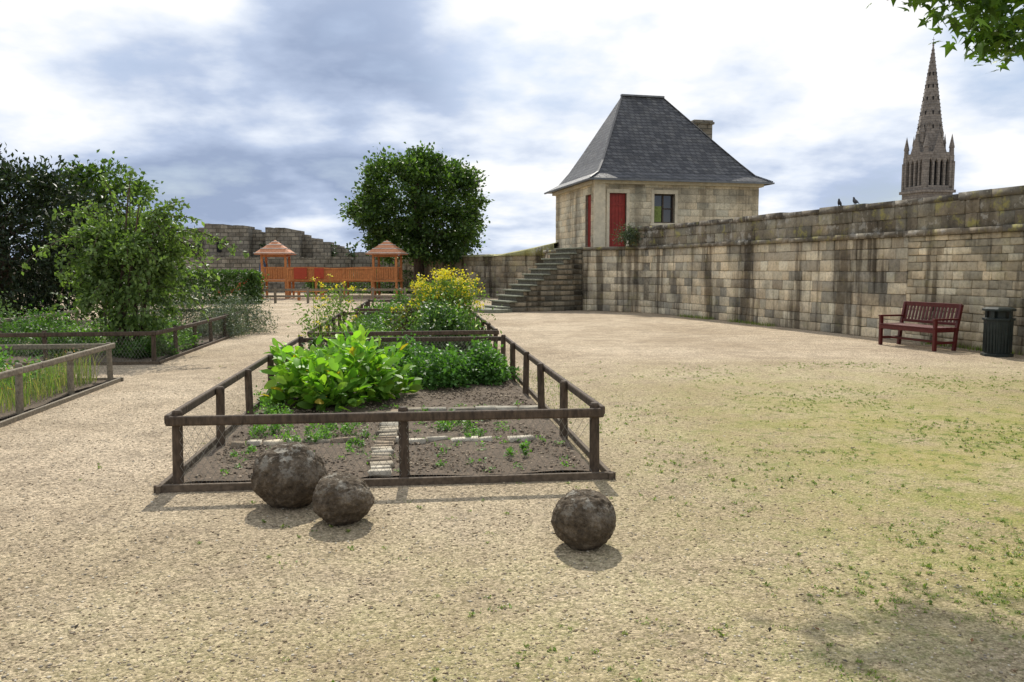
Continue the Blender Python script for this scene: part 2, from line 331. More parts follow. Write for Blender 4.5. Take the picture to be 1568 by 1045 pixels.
# ------------------------------------------------------------------ masonry
class Path:
    def __init__(s,pts):
        s.p=np.array(pts,float); d=np.diff(s.p,axis=0); s.l=np.linalg.norm(d,axis=1); s.c=np.concatenate([[0],np.cumsum(s.l)]); s.t=d/s.l[:,None]; s.L=s.c[-1]
        s.vt=[s.t[0]]+[unit(s.t[i]+s.t[i+1]) for i in range(len(s.t)-1)]+[s.t[-1]]
    def __call__(s,q,d=0):
        i=int(np.clip(np.searchsorted(s.c,q)-1,0,len(s.l)-1)); f=(q-s.c[i])/s.l[i]
        t=unit(s.vt[i]*(1-f)+s.vt[i+1]*f) if 0<=f<=1 else s.t[i]
        p=s.p[i]+s.t[i]*(q-s.c[i]); return p[0]-t[1]*d,p[1]+t[0]*d
def blockwall(path,s0,s1,z0,z1,ch,bw,colf,holes=(),jit=.012,proud=.03,gap=.008,chj=0.0):
    V=[];F=[];C=[]; zs=[z0]
    while zs[-1]<z1-ch*.6: zs.append(zs[-1]+ch*random.uniform(1-chj,1+chj))
    zs[-1]=z1
    hz=[h[2] for h in holes]+[h[3] for h in holes]
    zs=sorted(set([round(z,4) for z in zs if all(abs(z-q)>.07 for q in hz)]+[z for z in hz if z0<=z<=z1]+[z0,z1]))
    for a,b in zip(zs[:-1],zs[1:]):
        if b-a<.03: continue
        iv=[(s0,s1)]; rw=random.uniform(.8,1.25)
        for h in holes:
            if h[2]<b-.01 and h[3]>a+.01:
                nv=[]
                for p,q in iv:
                    if h[1]<=p or h[0]>=q: nv.append((p,q)); continue
                    if h[0]>p: nv.append((p,h[0]))
                    if h[1]<q: nv.append((h[1],q))
                iv=nv
        for p,q in iv:
            s=p+0; first=True
            while s<q-1e-3:
                w=bw*rw*random.uniform(.5,1.45)*(random.uniform(.4,1) if first else 1); first=False
                e=s+w
                if e>q-bw*.35: e=q
                m=(s+e)/2; col=colf(m,(a+b)/2); pr=proud+random.uniform(-jit,jit)*.8; bi=len(V); ins=.014
                for dd,iN in((-.03,gap/2),(pr-.006,gap/2+.002),(pr,gap/2+ins)):
                    for (x,z) in((s+iN,a+iN),(e-iN,a+iN),(e-iN,b-iN),(s+iN,b-iN)):
                        jx,jz=random.uniform(-jit,jit)*.4,random.uniform(-jit,jit)*.4
                        X,Y=path(x+(jx if dd>0 else 0),dd+(random.uniform(-jit,jit)*.3 if dd==pr else 0)); V.append((X,Y,z+(jz if dd>0 else 0))); C.append(col)
                for k in range(2):
                    for j in range(4): F.append((bi+k*4+j,bi+k*4+(j+1)%4,bi+k*4+4+(j+1)%4,bi+k*4+4+j))
                F.append((bi+8,bi+9,bi+10,bi+11)); s=e
    return np.array(V),np.array(F),np.array(C)
def strip(path,s0,s1,d0,d1,z0,z1,step=.8,colf=None,gap=0,jit=0):
    V=[];F=[];C=[]; s=s0
    while s<s1-1e-3:
        e=min(s1,s+step*random.uniform(.85,1.2)); 
        if s1-e<step*.3: e=s1
        bi=len(V); j=random.uniform(-jit,jit)
        for q in(s+gap/2,e-gap/2):
            for dd,z in((d0,z0),(d1+j,z0),(d1+j,z1+j),(d0,z1+j)):
                X,Y=path(q,dd); V.append((X,Y,z)); C.append((.2,.2,.2))
        F+=[(bi+i,bi+(i+1)%4,bi+4+(i+1)%4,bi+4+i) for i in range(4)]+[(bi,bi+3,bi+2,bi+1),(bi+4,bi+5,bi+6,bi+7)]
        if colf:
            c=colf(s,z1); C[bi:bi+8]=[c]*8
        s=e
    return np.array(V),np.array(F),np.array(C)
def cv(base,var=.2,alt=None,pa=.2):
    def f(s,z):
        b=alt if (alt is not None and random.random()<pa) else base
        k=random.uniform(1-var,1+var); h=random.uniform(-.05,.05); return (b[0]*k*(1+h),b[1]*k,b[2]*k*(1-h))
    return f
W=Path([(12.2,5.0),(11.0,9.5),(9.55,15.2),(8.45,19.3),(6.85,24.8),(4.95,30.2),(2.75,31.9),(1.5,37.5),(1.9,43.0)])
sN=W.c[2]+ (W.c[3]-W.c[2])*.75; s5=W.c[5]; s6=W.c[6]; sP=s5+.8
rampart=empty('rampart_wall')
V,F,C=merge([blockwall(W,0,sN,0,2.3,.17,.36,cv((.46,.40,.285),.3,(.60,.52,.37),.25),jit=.02,chj=.2),
  blockwall(W,sN,s6,0,2.3,.25,.48,cv((.60,.525,.385),.19,(.35,.315,.245),.27),jit=.016,chj=.18),
  blockwall(W,s6,W.L,0,2.3,.29,.55,cv((.42,.36,.27),.16))])
npmesh('ashlar_face',V,F,C,M_wall,parent=rampart)
V,F,C=merge([blockwall(W,0,sP,2.42,2.98,.28,.6,cv((.25,.22,.165),.25,(.36,.32,.23),.2),jit=.02)])
npmesh('parapet_face',V,F,C,M_parapet,parent=rampart)
V,F,C=merge([strip(W,0,s6,-.3,.1,2.3,2.42,.9,cv((.24,.21,.16),.2),.01,.012),strip(W,0,sP,-.42,.06,2.98,3.12,.85,cv((.18,.16,.13),.25),.012,.018),
  strip(W,s6,W.L,-.3,.1,2.3,2.42,.9,cv((.2,.18,.13),.2),.01,.012)])
npmesh('coping',V,F,C,M_parapet,parent=rampart)
V,F,C=merge([strip(W,0,W.L,-.6,-.005,-.2,2.31,.5),strip(W,0,sP,-.36,-.005,2.31,3.0,.5)])
npmesh('core',V,F,None,M_mortar,parent=rampart)
g=Geo(); g.prism([W(0,-.5),W(W.c[2],-.5),W(W.c[3],-.5),W(W.c[4],-.5),W(s5,-.5),W(s6,-.5),W(W.c[7],-.5),W(W.L,-.5),(14,46),(17,30),(18,10),(18,4)],0,2.36)
g.obj('wall_walk',M_mortar,rampart)
# stairs
def stairs():
    S0=np.array([-.35,30.35]); E=np.array([2.7,31.95]); Ls=np.linalg.norm(E-S0); u=(E-S0)/Ls; nrm=np.array([-u[1],u[0]]); N=12; run=Ls/N; rise=2.4/N; wd=1.5
    root=empty('stone_staircase'); g=Geo(); parts=[]; gt=Geo()
    P=Path([tuple(E),tuple(S0)])
    for i in range(N):
        a=S0+u*(i*run); c=(a+E)/2+nrm*wd/2
        g.box((c[0],c[1],(i+.5)*rise),(Ls-i*run,wd-.01,rise-.002),math.atan2(u[1],u[0]))
        parts.append(blockwall(P,0,Ls-i*run-.02,i*rise,(i+1)*rise-.05,.2,.4,cv((.26,.22,.155),.35,(.13,.115,.085),.3),jit=.02))
        c2=a+u*(run*.5+.0)+nrm*wd/2
        gt.box((c2[0]-u[0]*.03,c2[1]-u[1]*.03,(i+1)*rise-.02),(run+.06,wd+.16,.055),math.atan2(u[1],u[0]))
    mt=m_simple('mossy_tread',(.22,.225,.165),.9,.3,9)
    g.obj('masonry_core',m_simple('dark_riser',(.13,.12,.09),.95),root)
    npmesh('side_face',*merge(parts),M_stairside,parent=root)
    gt.obj('treads',mt,root,bevel=.012)
    g=Geo(); c=S0-u*.1+nrm*.55
    g.prism([(c[0]+1.0*math.cos(t)*.75,c[1]+1.0*math.sin(t)) for t in np.linspace(0,6.28,25)[:-1]],-.02,.13); g.obj('bottom_step',mt,root,bevel=.02)
stairs()

# ------------------------------------------------------------------ house
def rects(Lx,z0,z1,holes):
    xs=sorted({0,Lx}|{h[0] for h in holes}|{h[1] for h in holes}); zs=sorted({z0,z1}|{h[2] for h in holes}|{h[3] for h in holes}); o=[]
    for a,b in zip(xs,xs[1:]):
        for c,d in zip(zs,zs[1:]):
            if not any(h[0]<=a and h[1]>=b and h[2]<=c and h[3]>=d for h in holes): o.append((a,b,c,d))
    return o
def house():
    Wd,Dp=7.9,6.5; ang=R(13); root=empty('slate_roofed_house',(3.74,37.0,0),ang)
    fh=[(.6,1.4,2.42,4.95),(2.72,3.72,3.66,4.95)]
    Pf=Path([(Wd,0),(0,0)]); hf=[(Wd-b,Wd-a,c,d) for a,b,c,d in fh]
    Pl=Path([(0,0),(0,Dp)]); hl=[(.75,1.55,2.42,4.95)]
    Pr=Path([(Wd,Dp),(Wd,0)]); Pb=Path([(0,Dp),(Wd,Dp)])
    col=cv((.59,.52,.38),.13,(.44,.39,.29),.22)
    parts=[blockwall(Pf,0,Wd,1.5,5.5,.31,.75,col,hf,.006,.012,.008),blockwall(Pl,0,Dp,0,5.5,.31,.7,cv((.68,.6,.44),.1),hl,.006,.012,.008),  # left wall's paler stone paints its sunlit look into the colour
           blockwall(Pr,0,Dp,0,5.5,.31,.7,col,(),.006,.012,.008),blockwall(Pb,0,Wd,0,5.5,.31,.7,col,(),.006,.012,.008)]
    npmesh('ashlar_walls',*merge(parts),M_house,parent=root)
    g=Geo()
    for a,b,c,d in rects(Wd,0,5.5,fh): g.box(((a+b)/2,.15,(c+d)/2),(b-a,.3,d-c))
    for a,b,c,d in rects(Dp,0,5.5,hl): g.box((.15,(a+b)/2,(c+d)/2),(.3,b-a,d-c))
    g.box((Wd-.15,Dp/2,2.75),(.3,Dp-.6,5.5)); g.box((Wd/2,Dp-.15,2.75),(Wd-.6,.3,5.5))
    g.obj('wall_core',M_mortar,root)
    ms=m_simple('dressed_stone',(.60,.53,.39),.9,.16,5)
    g=Geo()
    for a,b,c,d in fh:
        for x in(a-.07,b+.07): g.box((x,.05,(c+d)/2),(.14,.2,d-c+.0))
        g.box(((a+b)/2,.05,d+.09),(b-a+.28,.2,.18))
    a,b,c,d=fh[1]; g.box(((a+b)/2,.02,c-.07),(b-a+.4,.3,.12))
    g.box((Wd/2,-.07,5.43),(Wd+.3,.24,.16)); g.box((-.07,Dp/2+.06,5.43),(.24,Dp+.0,.16)); g.box((Wd+.07,Dp/2+.06,5.43),(.24,Dp,.16))
    g.box((.12,-.06,3.6),(.5,.16,3.5))
    g.obj('stone_trim',ms,root,bevel=.01)
    g=Geo(); a,b,c,d=fh[0]
    for i in range(5): g.box((a+(i+.5)*(b-a)/5,.14,(c+d)/2),((b-a)/5-.008,.04,d-c))
    g.box(((a+b)/2,.11,c+.5),(b-a-.05,.03,.1)); g.box(((a+b)/2,.11,d-.5),(b-a-.05,.03,.1))
    for i in range(5): g.box((.14,.75+(i+.5)*.16,(c+d)/2),(.04,.152,d-c))
    g.obj('door',M_red,root,bevel=.004)
    a,b,c,d=fh[1]; g=Geo(); g.box(((a+b)/2,.22,(c+d)/2),(b-a,.01,d-c)); g.obj('window_glass',M_glass,root)
    g=Geo()
    for x in(a+.03,(a+b)/2,b-.03): g.box((x,.18,(c+d)/2),(.06,.05,d-c))
    for z in(c+.03,(c+d)/2,d-.03): g.box(((a+b)/2,.175,z),(b-a,.04,.05))
    g.obj('window_frame',m_simple('brown_frame',(.07,.05,.035),.6),root)
    g=Geo(); g.box((a+.22,.14,c+.4),(.38,.02,.7)); g.obj('window_reflection',m_simple('green_reflection',(.16,.2,.05),.7),root)  # flat greenish panel painted in for the reflection on the glass
    rings=[(-.45,-.45,-.45,5.5),(-.45,-.45,-.45,5.56),(.1,.15,.1,5.88),(.5,.6,.65,6.45),(1.0,1.35,1.35,7.35),(2.35,3.45,3.245,9.9)]
    vs=[];fs=[]
    for il,ir,iy,z in rings: vs+=[(il,iy,z),(Wd-ir,iy,z),(Wd-ir,Dp-iy,z),(il,Dp-iy,z)]
    for k in range(len(rings)-1):
        for j in range(4): fs.append((k*4+j,k*4+(j+1)%4,k*4+4+(j+1)%4,k*4+4+j))
    fs.append((3,2,1,0)); fs.append((20,21,22,23))
    g=Geo(); g.add(vs,fs); g.obj('slate_roof',M_slate,root)
    g=Geo(); g.beam((2.3,Dp/2,9.92),(Wd-3.4,Dp/2,9.92),.2,.08)
    g.box((Wd/2,-.48,5.5),(Wd+1.0,.07,.07)); g.box((-.48,Dp/2,5.5),(.07,Dp+.9,.07)); g.box((Wd+.48,Dp/2,5.5),(.07,Dp+.9,.07))
    g.obj('ridge_and_gutters',M_zinc,root)
    g=Geo()
    for sx_ in(1,-1):
        for k in range(1,5):
            f=lambda r:((r[0] if sx_>0 else Wd-r[1]),r[2],r[3]+.02)
            g.beam(f(rings[k]),f(rings[k+1]),.09,.03)
    g.obj('hip_slates',m_simple('hip_slate',(.09,.09,.095),.6),root)
    g=Geo(); cx,cy=7.1,4.6; g.box((cx,cy,7.2),(1.0,.75,3.4)); g.box((cx,cy,8.96),(1.16,.9,.12)); g.box((cx,cy,9.07),(1.05,.8,.08))
    g.obj('chimney',M_ruin,root,bevel=.02)
house()

# ------------------------------------------------------------------ castle ruins + far wall
def ruins():
    root=empty('castle_ruins'); f=.049; r=random.Random(3)
    X=lambda px:(px-784)*f; Z=lambda py:1.2+(412-py)*f
    g=Geo()
    def seg(p0,p1,py,y=62,th=1.6,py2=None,jag=.12):
        x0,x1=X(p0),X(p1); n=max(2,int((x1-x0)/.34)); w=0
        for i in range(n):
            t=(i+.5)/n; a=x0+(x1-x0)*i/n; b=x0+(x1-x0)*(i+1)/n; w=w*.75+r.uniform(-jag,jag)
            z=Z(py+(0 if py2 is None else (py2-py)*t))+w
            g.box(((a+b)/2,y+r.uniform(-.02,.02),z/2),(b-a+.004,th+r.uniform(0,.02),z))
    seg(60,200,352,64.4,1.6,346); seg(200,262,350,64,1.6,356); seg(262,330,347,63,1.6,341,.08); seg(328,393,337,61.3,1.6,341,.06); seg(392,420,343,62.2,1.2,350,.1); seg(418,468,343,61.4,1.6,346,.07); seg(467,488,352,62.3,1.6,360)
    seg(487,512,357,61.6,1.6,366,.15); seg(511,532,368,62.5,1.2,376,.1); seg(530,640,378,62.2,1.6,386,.06)
    for i,(p0,p1,py) in enumerate(((60,300,390),(300,420,387),(420,560,389),(560,700,392))): seg(p0,p1,py,57+.2*(i%2),1.0,None,.06)
    g.obj('broken_curtain_wall',M_ruin,root)
    g=Geo()
    for px,py in((305,375),(350,372),(440,375)): g.box((X(px),60.45,Z(py)),(.3,.3,.7))
    g.obj('arrow_slits',M_dark,root)
    P=np.column_stack([X(280)+rz(1500)*14,61.2+rz(1500)*.3,np.zeros(1500)]); ph=np.sin(P[:,0]*1.3)+np.sin(P[:,0]*3.1); P[:,2]=Z(392)+(ph>.2)*rz(1500)*1.2; P=P[ph>.2]
    npmesh('ivy_plant',*leafgeo(P,.25,palette(len(P),[(.05,.09,.03)]),.3),M_leafd)
ruins()
Wb=Path([(2.2,42.6),(.6,44.4),(-1.6,46.2),(-5,52),(-8.5,56)])
far=empty('boundary_wall')
V,F,C=merge([blockwall(Wb,0,Wb.L,0,1.75,.28,.5,cv((.32,.27,.19),.25,(.42,.36,.26),.2),jit=.02),blockwall(Wb,0,Wb.L,1.75,2.3,.28,.6,cv((.28,.24,.16),.2),jit=.02)])
npmesh('stone_face',V,F,C,M_wall,parent=far)
def topz(s): return 2.35+max(0,(4.5-s))*.14
V=[];F=[]
ss=np.linspace(0,Wb.L,40)
for s in ss:
    z=topz(s)
    for d,zz in((.08,2.28),(.08,z-.1),(-.6,z+.06),(-.6,2.28)):
        x,y=Wb(s,d); V.append((x,y,zz))
for i in range(39):
    for j in range(4): F.append((i*4+j,i*4+(j+1)%4,i*4+4+(j+1)%4,i*4+4+j))
npmesh('sloping_coping',V,F,np.tile([[.34,.33,.15]],(len(V),1)),M_parapet,parent=far)
V,F,C=strip(Wb,0,Wb.L,-.6,-.005,0,2.29,.6); npmesh('core',V,F,None,M_mortar,parent=far)

# ------------------------------------------------------------------ church spire
def church():
    root=empty('church_spire',(99.2,200,0),R(12)); root.scale=(.76,.76,.955); g=Geo(); h=5.1
    g.box((0,0,11),(2*h,2*h,22)); g.box((0,0,20.7),(2*h+1.2,2*h+1.2,.7)); 
    g.box((0,0,21.5),(2*h-.4,2*h-.4,1.2)); g.box((0,0,29.4),(2*h-.5,2*h-.5,1.6))
    for sx in(-1,1):
        for sy in(-1,1):
            g.box((sx*4.35,sy*4.35,25.5),(1.5,1.5,8)); g.box((sx*4.9,sy*4.9,24.5),(.8,.8,7))
    for k in range(4):
        M=Matrix.Rotation(k*math.pi/2,4,'Z')
        for x in(-2.0,0,2.0):
            c=M@Vector((x,-4.5,25.3)); g.box(c,(.75,.75,7.2),k*math.pi/2)
        for x in(-3.0,-1,1,3.0):
            v=[M@Vector((x+dx,-4.5+dy,z)) for dy in(-.3,.3) for dx,z in((-.7,27.4),(0,28.7),(-.7,28.7))]
            g.add(v,[(0,1,2),(5,4,3),(0,3,4,1),(1,4,5,2),(2,5,3,0)])
            v=[M@Vector((x-dx,-4.5+dy,z)) for dy in(-.3,.3) for dx,z in((-.7,27.4),(0,28.7),(-.7,28.7))]
            g.add(v,[(2,1,0),(3,4,5),(1,4,3,0),(2,5,4,1),(0,3,5,2)])
        v=[M@Vector(p) for p in((-2.3,-4.8,30),(2.3,-4.8,30),(0,-4.6,35.0),(-2.3,-3.6,30),(2.3,-3.6,30),(0,-3.0,35))]
        g.add(v,[(0,1,2),(5,4,3),(0,2,5,3),(1,4,5,2),(0,3,4,1)])
    for sx in(-1,1):
        for sy in(-1,1):
            g.cone((sx*4.5,sy*4.5,29.3),.75,.65,2.0,8); g.cone((sx*4.5,sy*4.5,31.3),.85,.02,3.4,8)
            g.cone((sx*3.1,sy*3.1,30),.4,.35,2.4,6); g.cone((sx*3.1,sy*3.1,32.4),.45,.02,2.4,6)
    g.tube([(0,0,29.9),(0,0,32),(0,0,56.6)],[4.9,4.3,.16],8)
    g.cone((0,0,56.4),.3,.25,.5,8); g.cone((0,0,56.8),.1,.05,1.8,5); g.box((0,0,57.9),(.9,.1,.12))
    for k in range(8):
        a=k*math.pi/4
        for i in range(26):
            t=i/26; z=32+24.3*t; r=4.3+(.16-4.3)*t; r+=.05
            g.box((math.cos(a)*r,math.sin(a)*r,z),(.2,.2,.26),a)
    for z in(37,42,47,51.5):
        r=4.3+(.16-4.3)*(z-32)/24.6; g.cone((0,0,z),r+.1,r+.06,.22,8)
    for k in range(4):
        a=k*math.pi/2+math.pi/8
        z=34.0; r=3.7; c=(math.cos(a)*r,math.sin(a)*r,z); g.box(c,(1.1,1.0,2.4),a); g.cone((c[0],c[1],z+1.2),.8,.02,2.2,4)
    g.obj('tower_and_spire',M_church,root)
    g=Geo(); g.box((0,0,25.5),(7.6,7.6,7.8))
    for k in range(8):
        a=k*math.pi/4+math.pi/8
        for z in(36.5,40,43.5,46.5,49.5):
            r=(4.3+(.16-4.3)*(z-32)/24.6)*.94; g.box((math.cos(a)*r,math.sin(a)*r,z),(.22,.34,.9),a)
    g.obj('dark_openings',M_dark,root)
church()

# ------------------------------------------------------------------ fences and beds
def fence(name,u0,u1,v0,v1,sides,wood=M_wood,h=.56,bay=1.32,wire=True):
    c=GW(u0,v0); root=empty(name,(c[0],c[1],0),TH); Wd=u1-u0; D=v1-v0
    gp=Geo(); gr=Geo(); ge=Geo(); Vw=[];Fw=[]
    corners={'f':((0,0),(Wd,0)),'r':((Wd,0),(Wd,D)),'b':((Wd,D),(0,D)),'l':((0,D),(0,0))}
    done=set()
    for s in sides:
        (ax,ay),(bx,by)=corners[s]; ln=math.hypot(bx-ax,by-ay); n=max(1,round(ln/(bay*1.15 if s in'fb' else bay)))
        dx,dy=(bx-ax)/ln,(by-ay)/ln; nx,ny=dy,-dx
        for i in range(n+1):
            ii=i/n
            if n==2 and i==1 and s=='f': ii=.53
            x=ax+dx*ln*ii; y=ay+dy*ln*ii; key=(round(x,1),round(y,1))
            if key in done: continue
            done.add(key); hh=h+random.uniform(-.01,.02); lean=random.uniform(-.018,.018)
            rr=.038; pts=[(x,y,-.05),(x+lean,y,hh-.015),(x+lean,y,hh)]
            gp.tube(pts,[rr*1.05,rr,rr*.75],10)
        nb=max(1,round(ln/2.6)) if s in 'lr' else 1; zz=[h-.05+random.uniform(-.012,.012) for _ in range(nb+1)]
        for i in range(nb):
            a=(ax+dx*ln*i/nb,ay+dy*ln*i/nb); b=(ax+dx*ln*(i+1)/nb,ay+dy*ln*(i+1)/nb); off=.048
            e0=-.06 if i==0 else .002; e1=.06 if i==nb-1 else -.002
            gr.beam((a[0]+nx*off+dx*e0,a[1]+ny*off+dy*e0,zz[i]),(b[0]+nx*off+dx*e1,b[1]+ny*off+dy*e1,zz[i+1]),.04,.072)
        ge.beam((ax+nx*.10-dx*.14,ay+ny*.10-dy*.14,.012),(bx+nx*.10+dx*.14,by+ny*.10+dy*.14,.012),.035 if s in 'fb' else .034,.085)
        if wire:
            sp=.055; H=h-.1
            for sg in(1,-1):
                for i in range(int((ln+H)/sp)):
                    s0=i*sp-(H*.6 if sg>0 else 0); s1=s0+sg*H*.6; z0,z1=.03,.03+H
                    if s0<0: z0+= (0-s0)/(s1-s0)*H; s0=0
                    if s1<0: z1=.03+(s0)/(s0-s1)*H; s1=0
                    if s0>ln or s1>ln+.02: continue
                    wv=.0014; b0=len(Vw)
                    for q,z in((s0,z0),(s1,z1)):
                        for w_ in(-wv,wv): Vw.append((ax+dx*(q+w_)+nx*.03,ay+dy*(q+w_)+ny*.03,z))
                    Fw.append((b0,b0+1,b0+3,b0+2))
    gp.obj('posts',wood,root,smooth=False); gr.obj('rails',wood,root,bevel=.014); ge.obj('edging_boards',M_woodg if wood is M_woodg else M_board,root,bevel=.006)
    if Fw: npmesh('wire_netting',Vw,Fw,None,M_wire,parent=root)
    return root
def soil(u0,u1,v0,v1,z=.035,name='garden_bed'):
    nu=int((u1-u0)/.12); nv=int((v1-v0)/.12); U,Vv=np.meshgrid(np.linspace(u0,u1,nu),np.linspace(v0,v1,nv))
    P=A+U.ravel()[:,None]*E1+Vv.ravel()[:,None]*E2; Z=z+.02*np.sin(U*5+Vv*3).ravel()*rng.random(U.size)+.012*rng.random(U.size)
    i=np.arange((nv-1)*nu).reshape(nv-1,nu)[:,:-1].ravel()
    npmesh(name,np.column_stack([P,Z]),np.stack([i,i+1,i+1+nu,i+nu],1),None,M_soil,True)
for _,a,b,c,d in BEDS: soil(a,b,c,d)
fence('garden_fence',0,3.1,0,6.7,'frbl'); fence('garden_fence',0,3.1,8.0,14.5,'frbl'); fence('garden_fence',.2,3.1,16,22,'frbl')
fence('garden_fence',-5.9,-2.55,-.8,6.0,'rb',M_woodg); 
fence('garden_fence',-6.3,-2.65,8.3,16.2,'frb')
fence('garden_fence',-10.5,-6.9,8.3,16.2,'fr',M_woodg)
def uvpts(n,u0,u1,v0,v1): u=u0+rz(n)*(u1-u0); v=v0+rz(n)*(v1-v0); P=A+u[:,None]*E1+v[:,None]*E2; return P[:,0],P[:,1]
x,y=uvpts(12000,0.05,3.05,.05,6.6); V,F,C=pebbles(x,y,.005+.014*rz(12000)**2,[(.18,.14,.095),(.24,.185,.13),(.11,.085,.06),(.36,.29,.21),(.07,.05,.035)],.045)
npmesh('soil_clods',V,F,C,M_peb)
def slabs():
    V=[];F=[];C=[]
    def slab(u,v,l,w,z,t,a):
        b=len(V); pol=[(-l/2,-w/2),(l/2,-w/2),(l/2,w/2),(-l/2,w/2)]; k=random.uniform(.7,1.2); ba=random.choice([(.38,.33,.25),(.28,.22,.155),(.46,.42,.34)])
        for zz in(z,z+t):
            for x_,y_ in pol:
                x_+=random.uniform(-.015,.015); y_+=random.uniform(-.012,.012)
                p=GW(u+x_*math.cos(a)-y_*math.sin(a),v+x_*math.sin(a)+y_*math.cos(a),zz+random.uniform(-.008,.008)); V.append(tuple(p)); C.append(tuple(q*k for q in ba))
        F.extend([(b+4,b+5,b+6,b+7)]+[(b+i,b+(i+1)%4,b+4+(i+1)%4,b+4+i) for i in range(4)])
    v=.06
    while v<2.75: slab(1.44+random.uniform(-.02,.02)+.02*v,v,.17,.1,.045,.035,random.uniform(-.12,.12)); v+=.115
    u=.1
    while u<3.0:
        w=random.uniform(.12,.26)
        if random.random()<.85: slab(u+w/2,1.25+random.uniform(-.04,.04)+.06*math.sin(u*2),w-.02,.08,.035,.04,random.uniform(-.3,.3))
        u+=w
    u=1.6
    while u<3.0:
        w=random.uniform(.15,.3)
        if random.random()<.9: slab(u+w/2,2.85+random.uniform(-.04,.04),w-.02,.15,.035,.04,random.uniform(-.25,.25))
        u+=w
    npmesh('stone_edging',V,F,C,M_slab)
slabs()

# ------------------------------------------------------------------ planting
G1=[(.16,.32,.035),(.20,.37,.045),(.12,.26,.03),(.25,.39,.05)]
G2=[(.06,.13,.03),(.085,.165,.035),(.05,.105,.022)]
def mound(name,u,v,ru,rv,h,n,leaf,pal,wid=.32,up=.8,mat=M_leaf,flowers=None,z0=.04):
    c=GW(u,v); per=40; ncl=max(3,n//per); d=unit(rng.normal(size=(ncl,3))); d[:,2]=abs(d[:,2]); r=(.35+.65*rz(ncl)**.5)*lumps(d,int(u*100+v*10)+5000,3,.2)
    cc=np.array([c[0],c[1],z0])+d*np.array([ru,rv,h])*r[:,None]; cc[:,2]=np.maximum(cc[:,2],z0+.05)
    P=np.repeat(cc,per,0)+rng.normal(size=(ncl*per,3))*min(ru,h)*.17; P[:,2]=np.maximum(P[:,2],z0+.02); t=np.repeat(.75+.5*rz(ncl),per)
    parts=[leafgeo(P,leaf,palette(len(P),pal)*t[:,None],up,wid,np.repeat(d,per,0)*.6)]
    if flowers:
        nf,fs,fp,zr=flowers; q=rng.integers(0,ncl,nf); Pf=cc[q]+d[q]*.05+rng.normal(size=(nf,3))*min(ru,h)*.2; Pf[:,2]+=zr
        for _ in range(3): parts.append(leafgeo(Pf,fs,palette(nf,fp,.15),.9,.4))
    return npmesh(name,*merge(parts),mat)
def bigclump():
    parts=[]
    for (u,v,ru,h,n) in((.5,3.5,.42,.52,420),(1.1,3.6,.38,.57,380),(.35,4.1,.35,.52,260),(.85,4.3,.45,.57,280),(1.42,3.95,.25,.48,120),(.8,3.2,.35,.35,200)):
        c=GW(u,v); d=unit(rng.normal(size=(n,3))); d[:,2]=abs(d[:,2])*1.1; r=.35+.65*rz(n)**.5; r*=lumps(d,int(u*100),5,.22)
        P=np.array([c[0],c[1],.08])+d*np.array([ru,ru,h])*r[:,None]
        s=.08+.08*rz(n)
        t=unit(d*np.array([1,1,.35])+rng.normal(size=(n,3))*.5+np.array([0,0,.3])); nn=np.array([0,0,1.])+rng.normal(size=(n,3))*.6; nn=unit(nn-t*(nn*t).sum(1,keepdims=True)); w=np.cross(t,nn)
        s_=s[:,None]; rows=[(0,.02),(.25,.3),(.55,.34),(.85,.18),(1,.0)]
        vs=[]
        for q,wd in rows:
            cn=P+t*s_*q*1.25-nn*s_*(.25*q*q); 
            vs+= [cn-w*s_*wd+nn*s_*wd*.25,cn,cn+w*s_*wd+nn*s_*wd*.25]
        V=np.stack(vs,1).reshape(-1,3); b=np.arange(n)[:,None]*15; Fs=[]
        for k in range(4):
            for j in range(2):
                a=k*3+j; Fs.append(b+np.array([[a,a+1,a+4]])); Fs.append(b+np.array([[a,a+4,a+3]]))
        C=palette(n,G1,.3)*(.45+.6*(r*d[:,2]+.3))[:,None].clip(.35,1.15)  # leaf colour darkens inward and downward, painting the shade inside the clump
        yl=rz(n)<.03; C[yl]=[.45,.33,.04]
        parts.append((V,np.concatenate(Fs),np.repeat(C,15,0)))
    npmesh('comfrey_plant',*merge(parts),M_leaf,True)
bigclump()
MI=[(.08,.18,.04),(.10,.21,.045),(.06,.14,.03)]
mound('mint_plant',2.15,5.0,.5,.6,.42,4400,.06,MI); mound('mint_plant',2.7,5.3,.36,.6,.42,3000,.06,MI); mound('mint_plant',1.7,5.7,.4,.5,.42,2400,.06,MI)
mound('sage_plant',.5,5.9,.4,.5,.42,2000,.07,G2)
WP=[(.12,.25,.045),(.16,.3,.06),(.09,.2,.035)]
for (u,v,r,h,n) in((.35,1.75,.22,.13,520),(1.05,1.6,.25,.14,600),(.75,1.35,.2,.1,300),(2.1,1.75,.22,.13,440),(2.55,.5,.08,.12,100),(2.65,.75,.06,.07,60),(.25,2.4,.2,.24,380),(.15,2.9,.15,.3,300),(2.5,2.2,.15,.1,160),(1.2,.95,.2,.07,160),(2.3,1.3,.15,.08,140),(.4,.7,.2,.06,120),(1.9,2.4,.2,.07,140)):
    mound('weed_plant',u,v,r,r,h,n,.03,WP)
def bedweeds():
    m=170; x,y=uvpts(m,.08,3.0,.1,3.2); per=14; P=np.column_stack([np.repeat(x,per),np.repeat(y,per),np.full(m*per,.055)])+rng.normal(size=(m*per,3))*np.array([.022,.022,.006])
    npmesh('seedling_weeds',*leafgeo(P,.026,palette(m*per,WP),1.2,.32),M_leaf)
bedweeds()
mound('white_flowering_shrub',2.35,8.9,.68,.55,.88,6000,.075,[(.08,.15,.04),(.11,.19,.055),(.055,.12,.03)],flowers=(160,.045,[(.7,.7,.65)],.04))
